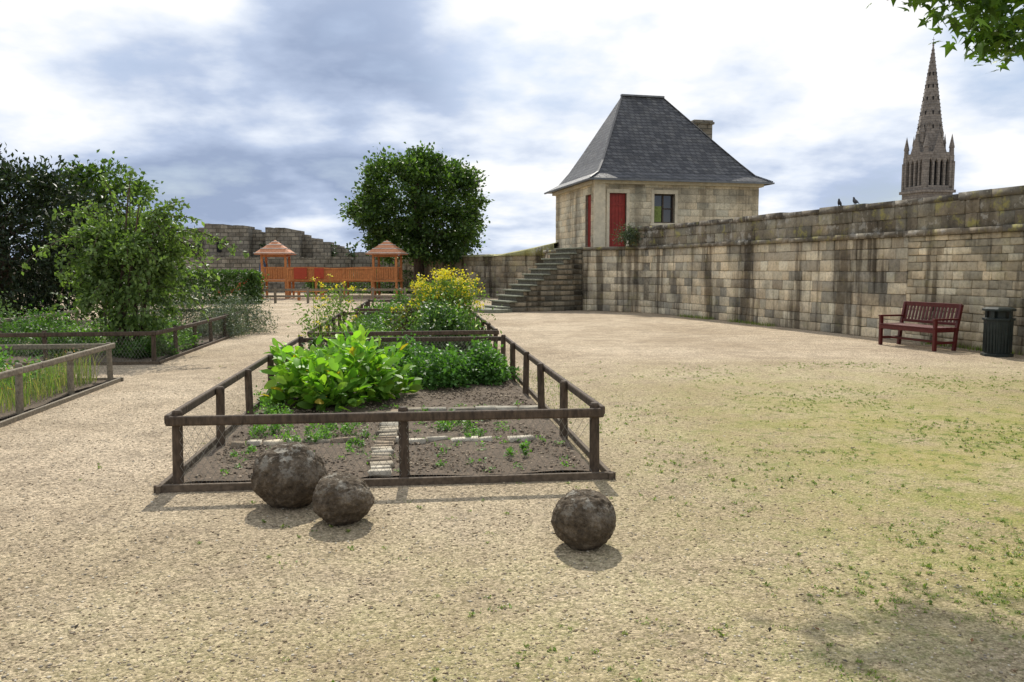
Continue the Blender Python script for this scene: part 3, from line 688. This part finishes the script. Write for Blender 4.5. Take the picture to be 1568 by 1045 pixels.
mound('sage_plant',.9,9.3,.7,.7,.36,3800,.06,[(.13,.22,.06),(.1,.18,.05)])
mound('sage_plant',.7,11.3,.7,.9,.42,3500,.06,[(.1,.18,.05),(.07,.14,.04)])
def yellowbush(u,v,ru,h,z,n,nf,fs=.055,spread=.06):
    c=GW(u,v); parts=[]
    m=n; P=np.column_stack([c[0]+rng.normal(size=m)*ru*.45,c[1]+rng.normal(size=m)*ru*.4,z*rz(m)+.1+.55*h*rz(m)])
    parts.append(leafgeo(P,.08,palette(m,[(.10,.17,.035),(.13,.2,.04)]),.4,.2))
    k=max(2,nf//16); cc=np.column_stack([c[0]+(rz(k)*2-1)*ru,c[1]+(rz(k)*2-1)*ru*.8,z+h*rz(k)]); 
    rr=((cc[:,0]-c[0])/ru)**2; cc[:,2]-=rr*h*.35
    for q in cc:
        b=np.array([c[0]+(q[0]-c[0])*.4,c[1]+(q[1]-c[1])*.4,.05]); s=np.array([[.004,0,0],[-.004,0,0]])
        V=np.array([b+s[0],b+s[1],q+s[1],q+s[0]]); parts.append((V,np.array([[0,1,2],[0,2,3]]),np.tile([[.12,.18,.03]],(4,1))))
    Pf=np.repeat(cc,16,0)+rng.normal(size=(k*16,3))*np.array([spread,spread,spread*.5])
    parts.append(leafgeo(Pf,fs,palette(len(Pf),[(.66,.50,.03),(.72,.58,.05),(.5,.46,.06)],.2),.8,.45))
    npmesh('yellow_flowering_shrub',*merge(parts),M_petal)
yellowbush(2.35,10.2,.66,.58,1.0,4600,1700,.042)
yellowbush(.15,7.4,.35,1.0,.55,260,110,.028,.03)
yellowbush(.35,9.6,.45,.7,.8,260,110,.03,.03)
yellowbush(-.1,14.0,.5,.7,.8,350,160,.04,.04)
yellowbush(1.6,14.6,.45,.3,.4,700,350,.04)
mound('purple_shrub',1.9,11.8,.5,.6,1.1,3000,.08,[(.08,.06,.05),(.1,.1,.04),(.07,.11,.03)])
for (u,v,ru,h) in((.9,13,.6,.5),(2.4,13,.6,.7),(.9,17,.6,.5),(2.3,17.5,.8,.6),(1.2,19.5,.8,.6),(2.4,20.5,.6,.5)): mound('herb_plant',u,v,ru,.7,h,2000,.09,G2+[(.12,.2,.05)])
LAV=[(.12,.15,.10),(.09,.12,.075),(.15,.18,.13)]
for (u,v,ru,rv,h) in((-2.6,15.3,.75,.8,.85),(-2.9,13.8,.6,.7,.65),(-4.0,16.2,.9,.7,.95),(-4.9,14.9,.7,.7,.85)): mound('lavender_bush',u,v,ru,rv,h,4500,.07,LAV,.14,.5,M_leafd)
for (u,v,ru,rv,h,p) in((-3.1,9.3,.5,.6,.3,G2),(-3.2,10.6,.5,.7,.35,[(.1,.2,.04)]),(-3.4,11.9,.6,.5,.42,G2),(-4.6,9.6,.9,.7,.4,G2),(-4.6,11.5,.8,.7,.55,[(.12,.22,.04)]),(-5.6,10,.7,.8,.5,G2),(-6.1,12.5,.8,.8,.65,G2)): mound('herb_plant',u,v,ru,rv,h,2400,.06,p)
for (u,v,ru,rv,h,p) in((-8,10.2,.9,.9,.5,[(.13,.2,.05)]),(-9.5,11,.9,.9,.55,G2),(-7.6,12.5,.7,.8,.5,G2),(-8.8,14.5,1.2,1,.85,[(.17,.25,.10)])): mound('herb_plant',u,v,ru,rv,h,3000,.08,p)
def grassbed():
    N=11000; x,y=uvpts(N,-5.8,-2.65,-.6,5.9); P=np.column_stack([x,y,np.full(N,.04)])
    u,v=toG(x,y); hh=.20+.20*(np.sin(u*3+v*1.7)*.5+.5)+.14*(np.sin(v*2.3-u)*.5+.5)
    parts=[blades(P,hh,.004,palette(N,[(.11,.2,.04),(.15,.24,.05),(.2,.22,.07),(.28,.25,.12)]),.6)]
    m=700; k=rng.integers(0,N,m); Pf=P[k].copy(); Pf[:,2]+=hh[k]*1.05; parts.append(leafgeo(Pf,.03,palette(m,[(.3,.08,.04),(.35,.3,.08),(.4,.2,.1)]),.3,.3))
    npmesh('long_grass',*merge(parts),M_leaf)
grassbed()
mound('herb_plant',-3.6,4.9,.6,.6,.42,2500,.06,[(.12,.24,.05)])
mound('herb_plant',-4.8,5.2,.8,.5,.4,2500,.06,[(.1,.2,.04)])
x,y=uvpts(700,-5.4,-4.2,3.8,5.6); npmesh('iris_leaves',*blades(np.column_stack([x,y,np.full(700,.04)]),.5,.009,palette(700,[(.13,.26,.06)]),.3),M_leaf)

def weeds():
    N=22000; y=2.1+rz(N)**1.15*12; x=(rz(N)*1.7-.7)*(1+y*.62)
    fld=np.sin(x*1.9+y*.7)+np.sin(y*2.3-x*1.1+1)+np.sin(x*4.1+2)*.6+np.sin(y*5.3+x*3)*.6
    pr=np.clip(.05+.17*np.clip(x,-.3,4),.03,.7)*np.clip(fld*.5+.25,.05,1)
    keep=(~in_bed(x,y,.1))&(rz(N)<pr); x,y=x[keep],y[keep]; n=len(x); per=9
    rr=(.006+.03*rz(n)**3); X=np.repeat(x,per)+rng.normal(size=n*per)*np.repeat(rr,per); Y=np.repeat(y,per)+rng.normal(size=n*per)*np.repeat(rr,per)
    P=np.column_stack([X,Y,np.zeros(n*per)+.002]); pal=[(.15,.22,.04),(.18,.24,.05),(.24,.26,.07),(.11,.18,.03)]
    sz=np.repeat(.5+rz(n)*.9,per)
    parts=[blades(P,.013*sz,.0017,palette(len(P),pal),1.6),leafgeo(P+np.array([0,0,.005]),.014*sz,palette(len(P),pal),2.2,.32)]
    m=2600; s=rz(m)*W.c[6]; q=np.array([W(a,.08+.25*random.random()**2) for a in s]); kk=np.sin(s*1.7)+np.sin(s*.63+1)>.2; P=np.column_stack([q,np.zeros(m)])[kk]
    parts.append(blades(P,.11,.006,palette(len(P),pal),.9))
    x,y=uvpts(1500,3.2,3.9,3.0,6.6); P=np.column_stack([x,y,np.zeros(1500)]); P=P[(rz(1500)<.6)]
    parts.append(blades(P,.03,.003,palette(len(P),pal),1.2))
    npmesh('grass_tufts',*merge(parts),M_leaf)
weeds()
x=(rz(300)*2-1)*5;y=2.2+rz(300)*9; k=~in_bed(x,y,.1); P=np.column_stack([x,y,np.full(300,.008)])[k]
npmesh('fallen_leaves',*leafgeo(P,.026,palette(len(P),[(.1,.06,.03),(.2,.1,.05),(.06,.05,.04)]),3,.3),M_petal)
P=np.array([4.35,30.55,2.5])+rng.normal(size=(1500,3))*np.array([.25,.2,.16])+np.array([0,0,.3]); npmesh('wall_shrub',*leafgeo(P,.1,palette(1500,[(.09,.11,.07),(.06,.09,.04)]),.4,.16),M_leafd)

def hedge(name,c,d,n,pal=[(.05,.095,.025),(.07,.125,.03)]):
    P=(rng.random((n,3))-.5)*np.array(d); ax=rng.integers(0,3,n); sg=np.where(rz(n)<.5,-.5,.5)
    for i in range(n):
        if rng.random()<.8: P[i,ax[i]]=sg[i]*d[ax[i]]*(1+.05*rng.normal())
    P+=np.array(c); P[:,2]=np.maximum(P[:,2],.02)
    npmesh(name,*leafgeo(P,.13,palette(n,pal),.5,.32),M_leaf)
hedge('hedge',(-14.8,38,.72),(6.0,1.2,1.44),15000)
hedge('hedge',(-8.5,54,.7),(9,1.2,1.4),8000)

# ------------------------------------------------------------------ playground
def playground():
    def tower(name,x,y,h=2.05,top=3.15,rot=.1):
        root=empty(name,(x,y,0),rot); g=Geo(); s=.62
        for i in(-1,1):
            for j in(-1,1): g.box((i*s,j*s,h/2+.15),(.11,.11,h+.3))
        g.box((0,0,.95),(2*s+.2,2*s+.2,.1))
        for j in(-1,1):
            for k in range(9): g.box((-s+.1+k*(2*s-.2)/8,j*s,1.32),(.10,.035,.6))
            g.box((0,j*s,1.66),(2*s,.06,.07)); g.box((j*s,0,1.66),(.06,2*s,.07)); g.box((0,j*s,2.28),(2*s,.08,.09)); g.box((j*s,0,2.28),(.08,2*s,.09))
        g.obj('frame',M_orange,root)
        g=Geo(); g.add([(-.95,-.95,2.35),(.95,-.95,2.35),(.95,.95,2.35),(-.95,.95,2.35),(-.95,-.95,2.42),(.95,-.95,2.42),(.95,.95,2.42),(-.95,.95,2.42),(0,0,top)],[(3,2,1,0),(0,1,5,4),(1,2,6,5),(2,3,7,6),(3,0,4,7),(4,5,8),(5,6,8),(6,7,8),(7,4,8)])
        g.obj('roof',M_oroof,root)
        g=Geo()
        for t in(.0,.33,.62,.85):
            r=.97*(1-t); z=2.42+(top-2.42)*t+.015
            for a,b in(((-r,-r),(r,-r)),((r,-r),(r,r)),((r,r),(-r,r)),((-r,r),(-r,-r))): g.beam((*a,z),(*b,z),.03,.035)
        g.obj('roof_battens',M_white,root)
    tower('playground_tower',-12.8,45); tower('playground_tower',-6.75,45,rot=-.08)
    root=empty('playground_bridge',(0,0,0)); g=Geo()
    for j,yy in enumerate((44.4,45.5)):
        for k in range(44):
            x=-12.0+k*.105; g.box((x,yy,1.28+.03*math.sin(k*.2)),(.085,.035,.78))
        g.box((-9.75,yy-.03,1.6),(4.6,.05,.08)); g.box((-9.75,yy-.03,1.0),(4.6,.05,.1))
    g.box((-9.75,45,.93),(4.6,1.1,.08))
    for x in(-12,-10.5,-9,-7.5):
        for yy in(44.4,45.5): g.box((x,yy,.8),(.1,.1,1.6))
    g.obj('slatted_panels',M_orange,root)
    g=Geo(); g.box((-10.3,44.3,1.35),(.5,.03,.55)); g.box((-11.3,44.3,1.35),(.7,.03,.6)); g.obj('red_panel',M_redp,root)
    root=empty('slide'); g=Geo(); pts=[(-13.4,45,1.05),(-13.9,44.9,1.0),(-14.5,44.8,.65),(-15.1,44.7,.3),(-15.6,44.6,.18),(-15.9,44.55,.17)]
    for a,b in zip(pts,pts[1:]):
        g.beam(a,b,.5,.04)
        for s in(-.27,.27): g.beam((a[0],a[1]+s,a[2]+.12),(b[0],b[1]+s,b[2]+.12),.05,.26)
    g.beam((-15.0,44.7,0),(-15.0,44.7,.3),.1,.3,(0,1,0)); g.obj('chute',M_redp,root)
    g=Geo(); 
    for k in range(8):
        a=math.pi*k/8; a2=math.pi*(k+1)/8
        g.beam((-13.5,45+.5*math.cos(a),1.4+.6*math.sin(a)),(-13.5,45+.5*math.cos(a2),1.4+.6*math.sin(a2)),.12,.08,(1,0,0))
    g.box((-13.6,44.3,1.0),(.5,.05,.8)); g.obj('blue_panel',M_blue,root)
    root=empty('rail_fence'); g=Geo()
    for x in np.arange(-12.5,-1.5,1.5):
        y=39+ .05*x; g.box((x,y,.35),(.1,.1,.75))
    for z in(.32,.62): g.beam((-12.5,39-.625,z),(-2.0,39-.1,z),.05,.1)
    g.obj('rails_and_posts',M_woodg,root)
    root=empty('timber_bench',(-10.2,42,0),.1); g=Geo(); g.box((0,0,.45),(1.6,.4,.06)); g.box((-.6,0,.21),(.1,.35,.42)); g.box((.6,0,.21),(.1,.35,.42)); g.obj('seat',M_orange,root)
playground()

# ------------------------------------------------------------------ stone balls
def ballmat():
    m,nt,out=newmat('weathered_ball_stone'); v=coords(nt); n1=noise(nt,v,7,6,.8); n2=noise(nt,v,30,6,.85)
    c=ramp(nt,n1,[(.3,(.06,.044,.03)),(.5,(.165,.125,.082)),(.68,(.33,.27,.2))])
    c=mix(nt,1,c,ramp(nt,n2,[(.3,.4),(.55,1),(.75,1.6)]),'MULTIPLY')
    sx=nt.nodes.new('ShaderNodeSeparateXYZ'); L(nt,v,sx.inputs[0]); mr=nt.nodes.new('ShaderNodeMapRange'); mr.inputs[1].default_value=.0; mr.inputs[2].default_value=.16; L(nt,sx.outputs[2],mr.inputs[0])
    li=ramp(nt,noise(nt,v,11,6,.75),[(.52,0),(.58,.85)]); c=mix(nt,math_(nt,'MULTIPLY',li,mr.outputs[0]),c,(.48,.44,.36))
    bsdf(nt,out,c,.95,n2,1.0,.035); return m
M_ball=ballmat()
def ball(loc,r,sq=1,seed=0):
    import bmesh
    bm=bmesh.new(); bmesh.ops.create_icosphere(bm,subdivisions=6,radius=1)
    V=np.array([v.co[:] for v in bm.verts]); d=lumps(V,seed,2.0,.035)+lumps(V,seed+1,5,.018)-1+lumps(V,seed+2,14,.012)-1+lumps(V,seed+3,30,.01)-1
    rr=np.random.default_rng(seed+9)
    for _ in range(110):
        p=unit(rr.normal(size=3)); dd=1-(V@p); s=rr.uniform(.0006,.016); d-=rr.uniform(.01,.038)*np.exp(-(dd/s)**2)
    V=V*d[:,None]*r; V[:,2]*=sq
    for v,c in zip(bm.verts,V): v.co=c
    me=bpy.data.meshes.new('stone_ball'); bm.to_mesh(me); bm.free(); me.materials.append(M_ball)
    for p in me.polygons: p.use_smooth=True
    o=bpy.data.objects.new('stone_ball',me); o.location=(loc[0],loc[1],r*sq*.93); link(o)
ball((-1.5,5.5),.24,.94,3); ball((-1.07,5.13),.19,.86,13); ball((.415,4.68),.182,.93,27)

# ------------------------------------------------------------------ bench, bins
def bench():
    a=math.atan2(-.963,.268)
    root=empty('park_bench',(8.22,16.75,0),a)
    Lb=1.5; g=Geo()
    for x in(-Lb/2,Lb/2):
        g.box((x,-.24,.3),(.06,.065,.6)); g.beam((x,.22,0),(x,.27,.45),.06,.065,(0,1,0)); g.beam((x,.27,.44),(x,.36,.9),.06,.06,(0,1,0))
        g.box((x,.0,.40),(.045,.46,.07)); g.box((x,.0,.16),(.04,.44,.05)); g.box((x,.02,.615),(.07,.62,.035))
    for k in range(6): g.box((0,-.25+k*.093,.445),(Lb+.04,.075,.026))
    g.box((0,-.26,.39),(Lb,.03,.08))
    g.beam((-Lb/2,.355,.87),(Lb/2,.355,.87),.035,.09); g.beam((-Lb/2,.285,.52),(Lb/2,.285,.52),.03,.06)
    for k in range(15):
        x=-Lb/2+.09+k*(Lb-.18)/14; g.beam((x,.287,.54),(x,.352,.83),.05,.016,(0,1,0))
    g.box((0,.0,.16),(Lb,.04,.05)); g.obj('frame_and_slats',M_bench,root,bevel=.006)
bench()
def bin_(loc,s=1,rot=0):
    root=empty('litter_bin',loc,rot); g=Geo(); n=8
    g.tube([(0,0,.0),(0,0,.05),(0,0,.051)],[.27*s,.27*s,.24*s],n); g.tube([(0,0,.05),(0,0,.66*s)],[.215*s,.245*s],n)
    g.tube([(0,0,.66*s),(0,0,.70*s)],[.27*s,.27*s],n)
    for k in range(n):
        a=(k)*math.pi*2/n+.39
        if k%2==0: g.box((math.cos(a)*.21*s,math.sin(a)*.21*s,.765*s),(.045,.07,.14*s),a)
        for j in(-.055,0,.055):
            c=(math.cos(a)*.222*s-math.sin(a)*j*s,math.sin(a)*.222*s+math.cos(a)*j*s,.35*s); g.box(c,(.016,.022,.56*s),a)
    g.tube([(0,0,.83*s),(0,0,.87*s),(0,0,.90*s)],[.275*s,.275*s,.20*s],n); g.tube([(0,0,.66*s),(0,0,.83*s)],[.16*s,.16*s],n)
    g.obj('slatted_body',M_bin,root,bevel=.006)
bin_((8.93,15.15,0),1.0,.2); bin_((.03,37.5,0),.75,.2)

def pigeon(s,face):
    x,y=W(s,-.15); me=bpy.data.meshes.new('pigeon')
    pts=[(0,0,.13,.065,.06),(-.07,0,.11,.05,.04),(-.13,0,.075,.028,.012),(-.18,0,.045,.022,.006),(.04,0,.165,.055,.055),(.055,0,.21,.034,.034),(.06,0,.25,.028,.03),(.085,0,.252,.014,.014),(.105,0,.244,.004,.004),(.0,.028,.07,.014,.014),(.0,.03,.0,.006,.006),(.0,-.028,.07,.014,.014),(.0,-.03,.0,.006,.006),(.03,.03,.0,.005,.005),(.03,-.03,.0,.005,.005)]
    pts=[tuple(q*.8 for q in p) for p in pts]
    me.from_pydata([p[:3] for p in pts],[(0,1),(1,2),(2,3),(0,4),(4,5),(5,6),(6,7),(7,8),(0,9),(9,10),(0,11),(11,12),(10,13),(12,14)],[])
    o=bpy.data.objects.new('pigeon',me); link(o); o.location=(x,y,3.125); o.rotation_euler=(0,0,face)
    m=o.modifiers.new('s','SKIN'); 
    for v,p in zip(me.skin_vertices[0].data,pts): v.radius=(p[3],p[4])
    me.skin_vertices[0].data[0].use_root=True
    o.modifiers.new('ss','SUBSURF').levels=2; o.modifiers['ss'].render_levels=2
    me.materials.append(m_simple('pigeon_feathers',(.05,.052,.06),.6,.4,20))
pigeon(W.c[3]+.27*(W.c[4]-W.c[3]),4.0); pigeon(W.c[3]+.17*(W.c[4]-W.c[3]),1.9)

# ------------------------------------------------------------------ overhanging tree
def overhang():
    g=Geo(); g.tube([(8.0,5.2,-.05),(7.9,5.3,1.2),(7.6,5.5,2.6),(7.0,5.9,4.2),(6.4,6.4,5.8)],[.3,.24,.21,.17,.1],12)
    g.tube([(7.3,5.7,3.5),(6,6.2,4.6),(4.6,6.3,4.5),(3.9,6.15,4.0),(3.35,6.05,3.6)],[.1,.07,.045,.02,.006],8)
    g.tube([(6.8,6.0,4.5),(5,7.2,5.6),(3.2,8,5.8),(2.0,8.5,5.8),(.8,8.8,5.7)],[.1,.06,.04,.02,.006],8)
    g.tube([(4.6,6.3,4.5),(4.2,6.5,3.9),(3.95,6.4,3.45)],[.03,.015,.005],6)
    t=g.obj('maple_tree',M_bark)
    parts=[]
    vis=[(3.1,6.05,3.60,.16),(3.3,6.05,3.48,.17),(3.55,6.1,3.42,.2),(3.8,6.15,3.48,.2),(3.95,6.4,3.48,.2),(3.55,6.3,3.30,.12),(3.0,6.0,3.60,.10),(3.6,6.2,3.6,.2),(3.85,6.5,3.36,.16),(3.4,6.1,3.62,.2)]
    up=[(rng.uniform(3.2,6.5),rng.uniform(6.0,8.5),0,.45) for _ in range(26)]+[(2.5,8.3,5.5,.35),(2.9,8.1,5.5,.35),(2.1,8.5,5.6,.3),(1.7,8.6,5.6,.3),(1.35,8.7,5.65,.28),(1.0,8.75,5.7,.22),(1.9,8.9,5.8,.3),(1.5,8.3,5.5,.25),(1.2,8.4,5.6,.2),(1.4,9.0,5.9,.2),(1.6,9.2,6.0,.25),(2.9,8.4,5.6,.35),(3.4,8.0,5.5,.35)]
    def maple(P,s,C):
        n=len(P); nn=unit(rng.normal(size=(n,3))*.6+np.array([0,0,1.])); t0=unit(np.cross(nn,rng.normal(size=(n,3)))); t0=unit(t0+np.array([0,0,-.35])); w=np.cross(t0,nn)
        ang=[-2.7,-2.0,-1.55,-1.1,-.8,-.42,0,.42,.8,1.1,1.55,2.0,2.7]; rad=[.25,.42,.28,.75,.4,.5,1,.5,.4,.75,.28,.42,.25]
        s=s[:,None]; vs=[P]+[P+(t0*math.cos(a)+w*math.sin(a))*s*r*.55-nn*s*.12*r for a,r in zip(ang,rad)]
        V=np.stack(vs,1).reshape(-1,3); b=np.arange(n)[:,None]*14; F=np.concatenate([b+np.array([[0,i,i+1]]) for i in range(1,13)]); return V,F,np.repeat(C,14,0)
    for i,(x,y,z,r) in enumerate(vis+up):
        if z==0: z=max(1.6+.36*y+.5,4.6)+rng.uniform(0,1.6)
        n=75 if i<len(vis) else 90; P=np.array([x,y,z])+rng.normal(size=(n,3))*np.array([r,r,r*.6])
        parts.append(maple(P,.12+.08*rz(n),palette(n,[(.08,.15,.022),(.12,.21,.03),(.055,.11,.02)],.25)))
    npmesh('foliage',*merge(parts),M_leaf,False,t)
overhang()

# ------------------------------------------------------------------ world, sun, camera
w=bpy.data.worlds.new('World'); scene.world=w; w.use_nodes=True; nt=w.node_tree; nt.nodes.clear(); out=nt.nodes.new('ShaderNodeOutputWorld')
AZ,EL=-5,46
sky=nt.nodes.new('ShaderNodeTexSky'); sky.sky_type='NISHITA'; sky.sun_disc=False; sky.sun_elevation=R(EL); sky.sun_rotation=R(AZ)
b1=nt.nodes.new('ShaderNodeBackground'); b1.inputs[1].default_value=.12; L(nt,sky.outputs[0],b1.inputs[0])
tc=nt.nodes.new('ShaderNodeTexCoord'); sp=nt.nodes.new('ShaderNodeSeparateXYZ'); L(nt,tc.outputs['Generated'],sp.inputs[0])
zz=math_(nt,'ADD',math_(nt,'MAXIMUM',sp.outputs[2],0),.25)
cb=nt.nodes.new('ShaderNodeCombineXYZ'); L(nt,math_(nt,'DIVIDE',sp.outputs[0],zz),cb.inputs[0]); L(nt,math_(nt,'DIVIDE',sp.outputs[1],zz),cb.inputs[1]); cb.inputs[2].default_value=5.1
n1=noise(nt,cb.outputs[0],2.0,6,.52); n2=noise(nt,cb.outputs[0],.9,2,.5)
d=math_(nt,'ADD',math_(nt,'MULTIPLY',n1,.75),math_(nt,'MULTIPLY',n2,.25))
def lobe(v,k0,k1,amt):
    dp=nt.nodes.new('ShaderNodeVectorMath'); dp.operation='DOT_PRODUCT'; L(nt,tc.outputs['Generated'],dp.inputs[0]); dp.inputs[1].default_value=Vector(v).normalized()
    r=nt.nodes.new('ShaderNodeMapRange'); r.interpolation_type='SMOOTHSTEP'; r.inputs[1].default_value=k0; r.inputs[2].default_value=k1; r.inputs[4].default_value=amt; L(nt,dp.outputs['Value'],r.inputs[0]); return r.outputs[0]
for lb in(lobe((-.32,1,.17),.955,.998,-.10),lobe((-.50,1,.12),.97,.998,-.07),lobe((-.18,1,.27),.985,.999,-.05),lobe((.33,1,.13),.985,.999,-.05),lobe((.09,1,.30),.975,.998,.07),lobe((-.58,1,.34),.965,.995,.12),lobe((.50,1,.32),.97,.998,.03)): d=math_(nt,'ADD',d,lb)
cc=ramp(nt,d,[(.33,(.33,.41,.58)),(.42,(.50,.59,.77)),(.50,(.80,.86,.96)),(.56,(1.0,1.0,1.0))])
b2=nt.nodes.new('ShaderNodeBackground'); b2.inputs[1].default_value=1.05; L(nt,cc,b2.inputs[0])
ms=nt.nodes.new('ShaderNodeMixShader'); L(nt,ramp(nt,n1,[(.30,.6),(.46,1)]),ms.inputs[0]); L(nt,b1.outputs[0],ms.inputs[1]); L(nt,b2.outputs[0],ms.inputs[2]); L(nt,ms.outputs[0],out.inputs[0])
sd=bpy.data.lights.new('sun','SUN'); sd.energy=4.9; sd.angle=R(.7); sd.color=(1,.95,.85); so=bpy.data.objects.new('sun',sd); link(so)
dv=Vector((math.sin(R(AZ))*math.cos(R(EL)),math.cos(R(AZ))*math.cos(R(EL)),math.sin(R(EL)))); so.rotation_euler=(-dv).to_track_quat('-Z','Y').to_euler(); so.location=dv*60
cd=bpy.data.cameras.new('camera'); cd.lens=29.07; cd.sensor_width=36; cd.clip_end=3000; cd.clip_start=.05
co=bpy.data.objects.new('camera',cd); co.location=(0,0,1.6); co.rotation_euler=(R(85),0,0); link(co); scene.camera=co
scene.view_settings.view_transform='Standard'; scene.view_settings.look='None'; scene.view_settings.exposure=0
